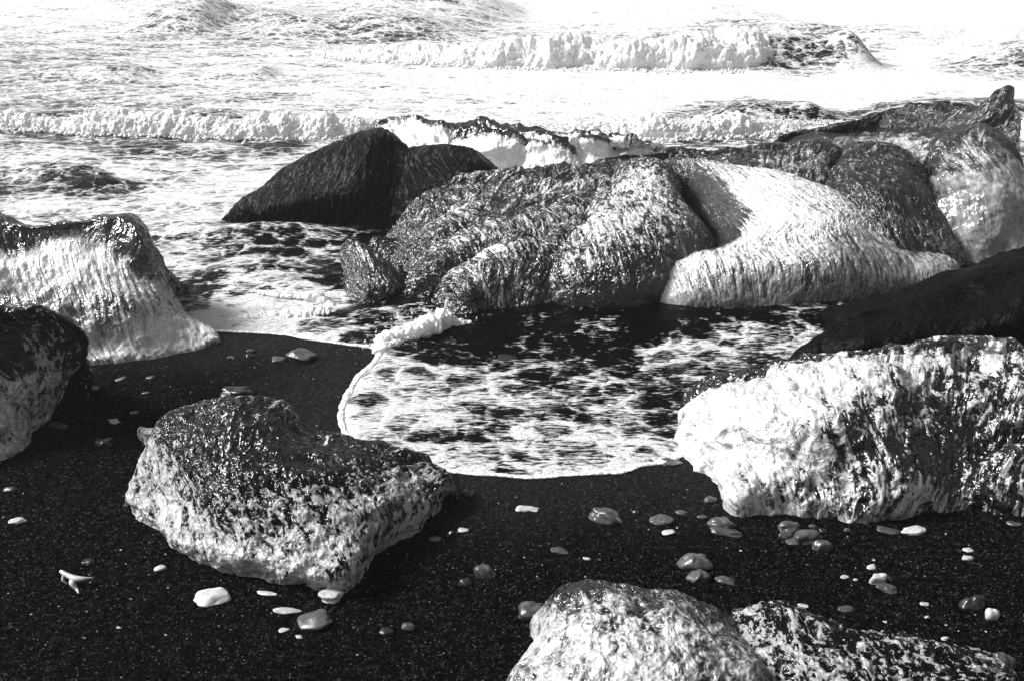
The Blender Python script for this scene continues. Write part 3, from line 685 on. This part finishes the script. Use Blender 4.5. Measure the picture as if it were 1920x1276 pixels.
loft('ice_horn', [
 [(1450,300,.2,.2),(1600,280,.3,.2),(1750,270,.4,.2),(1850,260,.46,.2),(1925,340,.3,.2)],
 [(1455,268,.32,.15),(1550,246,.42,.1),(1680,222,.5,.1),(1760,225,.52,.15),(1835,222,.57,.3),(1875,208,.62,.3),(1894,222,.58,.3),(1908,300,.42,.3)],
 [(1460,262,.34,.1),(1540,241,.42,.1),(1600,232,.45,.05),(1680,206,.53,.05),(1740,197,.57,.05),(1800,203,.57,.1),(1836,203,.58,.1),(1856,190,.63,.2),(1868,174,.67,.3),(1884,166,.69,.2),(1893,190,.64,.2),(1897,270,.46,.2)]],
 m_shade, t, 260, 110, (.08, .3), d_grooves(30, 14, .008), 18, lump=(.03, 8))
# --- black slab
t = thing('ice_slab', 'smooth black ice slab sloping down to the dark pool behind the sparkling right block', 'ice block', GR)
loft('ice_body', [
 [(1478,692,0,.0),(1600,705,0,.0),(1750,705,0,.0),(1990,705,0,.0)],
 [(1490,668,.03,.0),(1620,650,.13,.0),(1780,630,.18,.0),(2000,610,.24,.0)],
 [(1525,635,.08,.0),(1650,598,.18,.05),(1800,565,.25,.1),(2000,530,.32,.1)],
 [(1570,603,.12,.0),(1680,556,.2,.0),(1800,512,.28,.05),(1920,470,.34,.05),(2010,450,.37,.05)]],
 m_slab, t, 220, 140, (.15, .45), d_grooves(14, 6, .006, .08), 19, lump=(.03, 4))
loft('ice_lobe', [
 [(1755,655,.06,.3),(1850,670,.08,.35),(1990,670,.1,.3)],
 [(1785,625,.13,.3),(1870,605,.19,.35),(1990,590,.22,.3)],
 [(1815,590,.17,.25),(1880,552,.24,.25),(1935,525,.28,.25),(1990,505,.3,.2)]],
 m_slab, t, 130, 90, (.08, .2), d_rough(14, .008), 20, lump=(.01, 6))
# --- right sparkling block
t = thing('ice_block', 'blazing white and black wrinkled ice block at the right edge of the wet sand', 'ice block', GR)
loft('ice_body', [
 [(1380,964,0,.6),(1480,964,0,.6),(1600,974,0,.5),(1720,968,0,.5),(1800,954,0,.4),(1980,956,0,.4)],
 [(1372,935,.03,.8),(1480,915,.07,.55),(1600,920,.08,.5),(1720,910,.09,.5),(1800,905,.06,.3),(1980,890,.09,.4)],
 [(1345,875,.06,1.1),(1450,855,.13,1.1),(1580,865,.15,.35),(1700,860,.16,.1),(1800,860,.11,.1),(1980,830,.16,.45)],
 [(1312,822,.1,1.2),(1420,795,.2,1.2),(1560,780,.25,.8),(1680,775,.25,.25),(1800,800,.18,.3),(1980,770,.22,.5)],  # left end painted whiter as the side facing the light
 [(1290,780,.12,1.2),(1400,740,.23,1.1),(1540,720,.29,.9),(1660,710,.31,.7),(1790,725,.26,.4),(1980,715,.28,.5)],
 [(1286,762,.13,.8),(1340,722,.2,.3),(1440,700,.25,.5),(1550,688,.28,.7),(1650,668,.32,.7),(1770,655,.33,.5),(1880,660,.32,.6),(1980,690,.3,.6)],
 [(1300,752,.13,.1),(1345,715,.2,.0),(1430,692,.25,.0),(1500,690,.26,.2),(1600,668,.31,.2),(1690,650,.34,.1),(1770,634,.36,.2),(1850,640,.35,.3),(1980,680,.3,.3)]],
 m_bright, t, 420, 300, (.12, .35), d_scallop(17, 9, .016, .09), 21, lump=(.055, 5), calm=(-.02, .12))
loft('ice_lobe', [
 [(1815,954,0,.4),(1870,962,0,.4),(1990,960,0,.4)],
 [(1825,910,.07,.3),(1870,890,.11,.4),(1990,880,.12,.4)],
 [(1850,865,.13,.3),(1890,845,.17,.3),(1990,830,.19,.3)]],
 m_bright, t, 120, 90, (.08, .2), d_scallop(24, 20, .006), 22)
# --- left back block
t = thing('ice_block', 'broad grey ice block with dark crusted top and clear skirt, left edge beside the surf', 'ice block', GR)
loft('ice_body', [
 [(-140,705,0,.6),(60,694,0,.6),(160,686,0,.6),(280,673,0,.6),(370,657,0,.6),(414,642,0,.6)],
 [(-140,640,.1,.5),(60,645,.08,.55),(170,648,.06,.6),(280,642,.05,1.),(360,632,.04,1.),(410,630,.015,1.)],
 [(-140,560,.22,.5),(60,560,.22,.5),(160,560,.22,.45),(250,565,.2,.45),(320,580,.13,.6),(375,600,.05,.7)],
 [(-140,500,.34,1.),(40,495,.33,1.2),(130,480,.34,1.3),(200,490,.31,1.1),(260,530,.23,.7),(345,583,.08,.6)],
 [(-140,470,.38,.3),(40,470,.36,.5),(120,450,.38,.75),(200,460,.36,.4),(260,500,.28,.3),(330,560,.1,.5)],
 [(-140,420,.46,.0),(50,440,.41,.0),(130,430,.42,-.1),(215,425,.43,-.1),(262,465,.36,-.1),(315,540,.13,.2)],
 [(-140,375,.5,.1),(0,405,.46,.05),(40,424,.43,.05),(110,422,.43,.05),(180,412,.44,.02),(243,402,.45,.02),(270,445,.38,.05),(305,520,.16,.1)]],
 m_skirt, t, 300, 260, (.12, .4), d_grooves(26, 5, .006), 23, lump=(.025, 6), calm=(-.2, .3))
# --- left front block
t = thing('ice_block', 'glassy black-topped ice boulder overhanging the sand at the left edge', 'ice block', GR)
loft('ice_body', [
 [(-140,910,0,1.),(0,864,0,1.),(30,848,0,1.),(58,822,.0,.9)],
 [(-140,830,.1,.95),(0,815,.07,.95),(60,800,.05,.9),(88,790,.04,.8)],
 [(-140,740,.22,.7),(0,735,.19,.8),(70,730,.18,.7),(122,722,.14,.45)],
 [(-140,660,.33,.1),(0,665,.3,.1),(80,660,.29,.6),(160,662,.24,.1)],
 [(-140,600,.43,.05),(0,612,.39,.05),(80,610,.38,.2),(163,636,.3,.05)],
 [(-140,555,.48,.0),(-20,570,.46,.0),(25,580,.44,.0),(60,572,.45,.0),(110,590,.41,.0),(155,622,.34,.0)]],
 m_clear, t, 220, 220, (.10, .25), d_scallop(22, 14, .008, .05), 24, lump=(.02, 7), tuck=True)
# --- heart, its rim of refracted sky light painted white
t = thing('heart_ice', 'clear heart-shaped ice block lying on the black sand, white along its lower rim', 'ice block', GR)
loft('ice_body', [
 [(240,950,0,1.),(300,1005,0,1.),(370,1055,0,1.),(480,1083,0,1.),(590,1103,0,1.),(640,1107,0,.9),(665,1090,0,.8),(700,1045,0,.8),(790,985,0,.8),(843,928,0,.7)],
 [(233,937,.03,1.),(290,985,.04,1.),(370,1032,.05,1.),(480,1058,.06,1.),(590,1078,.06,1.),(640,1075,.07,.8),(690,1030,.06,.7),(780,970,.05,.7),(850,908,.06,.6)],
 [(245,905,.07,.7),(320,945,.1,.9),(400,985,.11,.7),(500,1015,.11,.8),(600,1015,.12,.7),(655,990,.13,.7),(720,955,.12,.7),(790,920,.1,.7),(847,892,.08,.5)],
 [(262,862,.11,.9),(335,892,.155,.55),(410,940,.165,.25),(520,950,.17,.5),(600,945,.17,.65),(680,915,.16,.55),(760,890,.13,.75),(838,880,.09,.5)],
 [(278,822,.13,.6),(340,835,.20,.15),(430,870,.225,.05),(510,880,.215,.1),(590,890,.195,.1),(660,870,.18,.2),(725,866,.15,.3),(805,867,.1,.35)],
 [(288,798,.145,.3),(330,785,.215,.1),(400,782,.25,.1),(470,786,.26,.05),(530,806,.23,.0),(575,840,.19,.0),(630,834,.18,.0),(700,848,.15,.1),(800,863,.1,.3)],
 [(296,786,.15,.4),(320,766,.2,.3),(380,754,.24,.2),(440,750,.26,.15),(500,747,.26,.3),(538,764,.24,.5),(562,800,.19,.2),(580,809,.18,.1),(620,807,.17,.3),(670,830,.15,.1),(720,842,.13,.1),(790,857,.1,.2)]],
 m_clear, t, 460, 340, (.06, .16), d_scallop(30, 24, .0055, .03, .003), 25, lump=(.028, 7))
ridge('ice_spur', [(262,800,.03,.012,.9),(280,803,.05,.018,.8),(305,805,.07,.02,.6)], m_clear, t, 40, 50, d_scallop(40, 30, .003), 26)
# --- bottom pale dome
t = thing('ice_block', 'frosty pale ice dome cut off by the bottom edge of the photo', 'ice block', GR)
loft('ice_body', [
 [(930,1420,0,.7),(1100,1450,0,.7),(1300,1450,0,.7),(1480,1420,0,.6)],
 [(950,1285,.04,.6),(1080,1290,.12,.8),(1300,1290,.13,.7),(1450,1280,.06,.5)],
 [(975,1240,.05,.7),(1070,1200,.14,.75),(1270,1190,.17,.7),(1410,1220,.08,.5)],
 [(998,1200,.05,.9),(1060,1145,.13,.6),(1190,1135,.18,.5),(1320,1150,.14,.5),(1395,1200,.05,.4)],
 [(1012,1175,.06,.7),(1050,1112,.13,.4),(1110,1092,.16,.3),(1160,1104,.16,.4),(1230,1116,.15,.4),(1290,1125,.13,.4),(1340,1150,.1,.35),(1383,1190,.04,.3)]],
 m_frost, t, 320, 240, (.06, .15), d_scallop(34, 30, .005, .03), 27, lump=(.02, 8), calm=(-.05, .25))
# --- bottom pitted ice
t = thing('ice_block', 'flat pitted glassy ice with dark hollows, right of the pale dome at the bottom edge', 'ice block', GR)
loft('ice_body', [
 [(1390,1420,0,.5),(1600,1450,0,.5),(1920,1420,0,.5)],
 [(1392,1270,.04,.6),(1500,1270,.08,.6),(1700,1300,.07,.5),(1910,1310,.02,.5)],
 [(1380,1195,.04,.6),(1440,1185,.09,.55),(1530,1205,.11,.55),(1650,1225,.09,.5),(1800,1250,.06,.5),(1912,1275,.01,.5)],
 [(1378,1165,.05,.4),(1410,1143,.09,.4),(1460,1134,.11,.4),(1520,1152,.11,.4),(1600,1186,.09,.4),(1700,1198,.08,.4),(1780,1217,.07,.4),(1860,1242,.04,.4),(1908,1262,.01,.4)]],
 m_clear, t, 320, 200, (.05, .12), d_scallop(28, 34, .010, .03), 28, lump=(.012, 9))

# ================================================================== STONES
def stone_mat(name, lo, hi, rough=.5):
    m, t = new_mat(name); N = NT(t)
    ob = N.n('ShaderNodeTexCoord').outputs['Object']
    a = N.noise(ob, 30, 5, .6, .4); b = N.noise(ob, 220, 3, .7)
    v = N.math('MULTIPLY_ADD', b, .35, N.math('MULTIPLY', a, .7))
    c = N.rng(v, .3, .75, lo, hi)
    cc = N.n('ShaderNodeCombineColor', i0=c, i1=c, i2=c)
    bp = N.n('ShaderNodeBump', Strength=.35, Distance=.004, Height=v)
    pr = N.n('ShaderNodeBsdfPrincipled', Base_Color=cc.outputs[0], Roughness=rough, Normal=bp.outputs[0])
    N.n('ShaderNodeOutputMaterial', Surface=pr.outputs[0]); return m
S_D, S_G, S_P = stone_mat('dark_stone', .004, .02, .3), stone_mat('grey_stone', .02, .075, .33), stone_mat('pale_stone', .16, .5, .45)
# photo x, y of the foot, width px, height px, kind, label, shape seed
STONES = [
 (1138,983,64,36,'G','round smooth dark stone alone in the middle of the sand'),
 (908,1083,44,30,'G','round pale-topped pebble below the right flank of the heart ice'),
 (872,1098,28,17,'D','small dark pebble touching the lower left of the pale-topped pebble'),
 (877,932,26,20,'D','small black round pebble beside the right tip of the heart ice'),
 (1240,980,46,17,'G','flat pale pebble above the triangular stone'),
 (1280,965,26,12,'G','small oval pebble directly behind the flat pale one'),
 (1318,972,22,10,'G','tiny pebble at the left of the two stacked oval stones'),
 (1355,994,54,30,'G','upper one of the two overlapping oval stones'),
 (1364,1004,62,16,'G','lower flat one of the two overlapping oval stones'),
 (1333,941,26,14,'G','small pebble just left of the foot of the sparkling ice block'),
 (1302,1068,66,38,'G','pale triangular stone with a ridge'),
 (1313,1092,48,28,'G','oval stone leaning at the foot of the triangular stone'),
 (1362,1093,36,15,'G','small flat dark pebble right of the triangular stone'),
 (1482,1000,46,28,'G','rounded stone at the back of the pebble cluster'),
 (1475,1010,32,16,'G','small oval stone at the left of the pebble cluster'),
 (1517,1020,56,34,'G','largest speckled stone in the middle of the pebble cluster'),
 (1543,1034,40,26,'G','square dark-fronted stone at the right of the pebble cluster'),
 (1490,1020,36,12,'G','low slanting stone in front of the pebble cluster'),
 (1526,990,16,10,'G','tiny pebble topping the back of the pebble cluster'),
 (1545,998,18,10,'D','tiny dark pebble right behind the cluster'),
 (1590,996,14,9,'G','tiny round pebble right of the cluster'),
 (1667,1000,44,12,'G','flat long grey pebble, left one of a pair under the sparkling ice'),
 (1716,1001,48,15,'P','flat long pale pebble, right one of a pair under the sparkling ice'),
 (1818,1034,20,9,'P','tiny pale pebble above another at the right'),
 (1817,1050,24,12,'P','small white pebble with a dark side at the right'),
 (1634,1068,22,11,'P','small pale pebble above the broken white stone'),
 (1648,1096,34,26,'P','jagged white stone with broken edge'),
 (1668,1112,42,20,'G','smooth oval stone leaning on the jagged white one'),
 (1586,1086,18,9,'P','tiny pale pebble left of the jagged white stone'),
 (1604,1090,14,7,'P','tiny pale fleck between the small pebble and the jagged stone'),
 (1827,1145,50,34,'D','black angular stone with a lit top edge'),
 (1862,1162,28,26,'P','bright white chip beside the black angular stone'),
 (1885,1256,42,38,'G','round egg-like stone at the lower right corner'),
 (1000,1160,56,34,'G','pale blocky stone just left of the frosty ice dome'),
 (390,1136,72,32,'P','bright flat-topped stone below the heart ice'),
 (585,1178,70,32,'G','long grey wedge stone below the tip of the heart ice'),
 (538,1150,54,10,'P','thin white sliver leaning on the grey wedge stone'),
 (618,1128,46,28,'P','pale stone wedged under the lower tip of the heart ice'),
 (495,1116,54,8,'P','thin flat pale sliver between the flat-topped stone and the heart tip'),
 (765,1180,26,14,'G','small grey pebble, right one of two below the heart ice'),
 (724,1189,28,12,'D','small dark flat pebble, left one of two below the heart ice'),
 (163,1058,26,12,'D','small dark pebble above the pale twisted one'),
 (297,1070,24,12,'P','tiny pale pebble left below the heart ice'),
 (436,1068,16,9,'D','tiny black pebble tucked at the lower rim of the heart ice'),
 (28,980,32,10,'P','flat pale pebble at the left edge on black sand'),
 (15,920,24,10,'G','small grey pebble at the left edge above the flat pale one'),
 (192,838,38,22,'D','glossy dark pebble between the left boulder and the heart ice'),
 (105,803,34,14,'G','small smooth stone against the left glassy boulder'),
 (440,746,64,28,'D','dark rounded stone right behind the heart ice'),
 (562,678,60,28,'G','large smooth pale stone near the swash line'),
 (522,679,30,14,'G','small oval stone at the left of the large smooth one'),
 (469,671,18,11,'D','small round dark pebble near the swash line'),
 (468,660,16,8,'G','tiny pebble behind the round dark one near the swash'),
 (433,672,16,7,'G','tiny flat pebble by the foot of the broad grey ice'),
 (281,710,18,8,'G','small pebble on sand below the broad grey ice'),
 (163,723,16,8,'G','upper tiny pebble of a pair right of the glassy boulder'),
 (172,730,26,8,'G','lower flat pebble of a pair right of the glassy boulder'),
 (225,712,22,6,'G','flat sliver pebble below the broad grey ice'),
 (272,738,16,6,'G','tiny flat pebble above the left shoulder of the heart ice'),
 (212,792,22,8,'P','small pale pebble left of the heart ice shoulder'),
 (250,775,16,6,'G','tiny grey pebble left above the heart ice shoulder'),
 (992,960,56,12,'P','flat white scalloped chip left of the round smooth dark stone'),
 (845,1004,14,12,'D','tiny black pebble right below the heart ice flank'),
 (868,996,22,8,'P','tiny pale chip right below the heart ice flank'),
 (815,1012,22,7,'G','tiny flat pebble touching the heart ice flank'),
 (1050,1036,36,9,'G','thin flat pebble left above the triangular stone'),
 (1255,1000,26,8,'P','tiny pale flat pebble below the flat pale one'),
 (1192,962,12,8,'G','tiny round pebble right of the round smooth dark stone'),
 (1100,1048,14,5,'P','tiny white fleck in the middle sand'),
 (1180,1118,14,8,'P','tiny pale chip above the frosty ice dome'),
 (1510,1140,26,8,'P','thin pale sliver above the pitted ice'),
 (1590,1146,38,10,'G','thin twisted pebble right above the pitted ice'),
 (1735,1135,20,8,'P','tiny pale pebble in the right sand'),
 (1738,1160,14,8,'P','tiny pale pebble below another in the right sand'),
 (1772,1200,18,8,'P','small pale pebble above the pitted ice end'),
 (1775,1174,12,6,'P','tiny fleck above the small pale pebble'),
 (1905,985,30,8,'G','small flat pebble at the right edge under the sparkling ice'),
 (1660,1168,14,6,'P','tiny fleck between pitted ice and jagged stone'),
 (1260,872,44,14,'G','flat stone lying in the swash line beside the sparkling ice'),
 (1180,862,44,16,'D','wet black stone washed by the swash edge'),
 (1495,994,16,7,'G','tiny pebble left above the cluster'),
 (1640,1052,10,5,'P','tiny fleck above the jagged stone'),
 (560,1196,14,7,'P','tiny white crumb below the grey wedge stone'),
 (528,1186,26,9,'P','small white crumb beneath the thin sliver'),
 (250,1146,24,5,'G','faint thin pebble at the lower left sand'),
 (222,1178,14,5,'P','tiny fleck at the lower left sand'),
 (955,682,60,18,'D','black wet stone half sunk in the shallow pool'),
]
def make_stone(px, py, wpx, hpx, kind, label, i):
    rg = np.random.RandomState(100+i)
    p = at_z(px, py+1); dist = math.hypot(p[1], H)
    wd = wpx/F*dist/2
    vert = hpx/F*dist
    th = math.atan2(H, p[1])
    dep = wd*rg.uniform(.55, .75)
    hz = max(.22*wd, (vert-2*dep*math.sin(th)*.55)/math.cos(th)*.9) 
    if hpx/wpx < .3: dep = min(dep, vert/(2*math.sin(th))*.9+.002); hz = max(vert*.55, .003)
    big = wpx > 30
    nv, nu = (26, 44) if big else (12, 20)
    a = np.linspace(0, math.pi, nv)[:, None]; b = np.linspace(0, 2*math.pi, nu, endpoint=False)[None, :]
    D = np.stack([np.sin(a)*np.cos(b), np.sin(a)*np.sin(b), np.cos(a)+0*b], -1)
    e = rg.uniform(.75, 1.0)
    D = np.sign(D)*np.abs(D)**e
    q = D*1.1+i*3.1
    r = 1+.4*perlin(q[..., 0], q[..., 1], q[..., 2])+.08*perlin(q[..., 0]*2.5, q[..., 1]*2.5, q[..., 2]*2.5)
    # a few flattened facets
    V = D*r[..., None]
    for _ in range(4 if kind != 'D' else 3):
        nn = rg.normal(size=3); nn /= np.linalg.norm(nn); dd = rg.uniform(.78, .98)
        s_ = V@nn; V = V-np.maximum(s_-dd, 0)[..., None]*nn*.6
    if 'triangular' in label: V[..., 0] *= 1-.55*np.clip(V[..., 2:3][..., 0], 0, 1)
    if 'angular' in label or 'jagged' in label or 'blocky' in label: V = V+.07*np.round(V*2.2)/2.2
    V = V*np.array([wd, dep, hz*.62])
    ang = rg.uniform(-.25, .25); tl = rg.uniform(-.18, .18)
    c, s_ = math.cos(ang), math.sin(ang)
    x, y, z = V[..., 0].copy(), V[..., 1].copy(), V[..., 2].copy()
    x, y = c*x-s_*y, s_*x+c*y
    z = z+x*tl
    V = np.stack([x, y, z+hz*.2], -1)
    # outline widened so that its measured width is kept
    V[..., 0] *= 2*wd/(V[..., 0].max()-V[..., 0].min())
    me = grid_mesh('stone', V, {'D': S_D, 'G': S_G, 'P': S_P}[kind], wrap=True)
    o = link('pebble' if wpx < 50 else 'stone', me, None, label=label, category='pebble' if wpx < 50 else 'stone', group='stones and pebbles scattered on the black sand')
    o.location = (p[0], p[1]+dep*.9, 0)
for i, s_ in enumerate(STONES): make_stone(*s_, i)

t = thing('ice_shard', 'pale twisted Y-shaped shard alone on the black sand at the lower left', 'ice shard')
for a_, pts in (('stem', [(113, 1069, .028, .003), (124, 1076, .026, .006), (140, 1083, .02, .008), (158, 1084, .02, .006), (174, 1082, .018, .002)]),
                ('prong', [(138, 1080, .02, .006), (136, 1092, .012, .007), (144, 1104, .0, .004), (147, 1112, .0, .001)]),
                ('prong', [(120, 1076, .024, .004), (118, 1086, .012, .003), (126, 1094, .002, .001)])):
    foam_rope(a_, pts, 3, amp=.2, nu=60, nv=14, flat=.8, mat=S_P, parent=t, kind=None)

# ---- grit: thousands of coarse grains and crumbs of ice on the sand
def grit(name, n, r0, r1, mat, seed, mind=.0):
    rg = np.random.RandomState(seed)
    yy = 1.75+rg.power(1.0, n*3)*2.6; xx = rg.uniform(-.56, .56, n*3)*yy
    ok = shore_sd(xx, yy) < -.03
    cl = fbm(xx*2.2, yy*2.2, xx*0+seed, 3)
    ok &= cl+rg.uniform(-.5, .5, n*3) > mind
    xx, yy = xx[ok][:n], yy[ok][:n]; n = len(xx)
    zz = sand_z(xx, yy)
    r = r0*(r1/r0)**(rg.power(.28, n))
    base = np.array([[1,0,0],[0,1,0],[-1,0,0],[0,-1,0],[0,0,1],[0,0,-1.]])
    fc = np.array([[0,1,4],[1,2,4],[2,3,4],[3,0,4],[1,0,5],[2,1,5],[3,2,5],[0,3,5]])
    ang = rg.uniform(0, 6.28, n); c, s_ = np.cos(ang), np.sin(ang)
    B = base[None]*rg.uniform(.6, 1.2, (n, 6, 1))*np.array([1.2, .9, .6])
    Bx = B[..., 0]*c[:, None]-B[..., 1]*s_[:, None]; By = B[..., 0]*s_[:, None]+B[..., 1]*c[:, None]
    V = np.stack([Bx*r[:, None]+xx[:, None], By*r[:, None]+yy[:, None], B[..., 2]*r[:, None]+(zz+r*.2)[:, None]], -1).reshape(-1, 3)
    Fc = (fc[None]+6*np.arange(n)[:, None, None]).reshape(-1, 3)
    me = bpy.data.meshes.new(name)
    me.vertices.add(len(V)); me.vertices.foreach_set('co', V.reshape(-1).astype(np.float32))
    me.loops.add(Fc.size); me.loops.foreach_set('vertex_index', Fc.reshape(-1).astype(np.int32))
    me.polygons.add(len(Fc)); me.polygons.foreach_set('loop_start', np.arange(0, Fc.size, 3, dtype=np.int32))
    me.update(calc_edges=True); me.materials.append(mat)
    link(name, me, kind='stuff')
grit('grit', 16000, .0008, .0035, S_G, 3, -.2)
grit('gravel', 1500, .0008, .0045, S_P, 4, .0)

# ---- sea mist
m, t = new_mat('mist'); pv = t.nodes.new('ShaderNodeVolumePrincipled'); om = t.nodes.new('ShaderNodeOutputMaterial')
pv.inputs['Color'].default_value = (.95, .95, .95, 1); pv.inputs['Density'].default_value = .0022; pv.inputs['Anisotropy'].default_value = .2
t.links.new(pv.outputs[0], om.inputs['Volume'])
vb = np.array([(x, y, z) for x in (-2600., 2600.) for y in (-60., 1000.) for z in (-3.2, 2.4)])
me = bpy.data.meshes.new('haze'); me.from_pydata(vb.tolist(), [], [(0,1,3,2),(4,6,7,5),(0,4,5,1),(2,3,7,6),(0,2,6,4),(1,5,7,3)]); me.materials.append(m)
link('haze', me, kind='stuff')
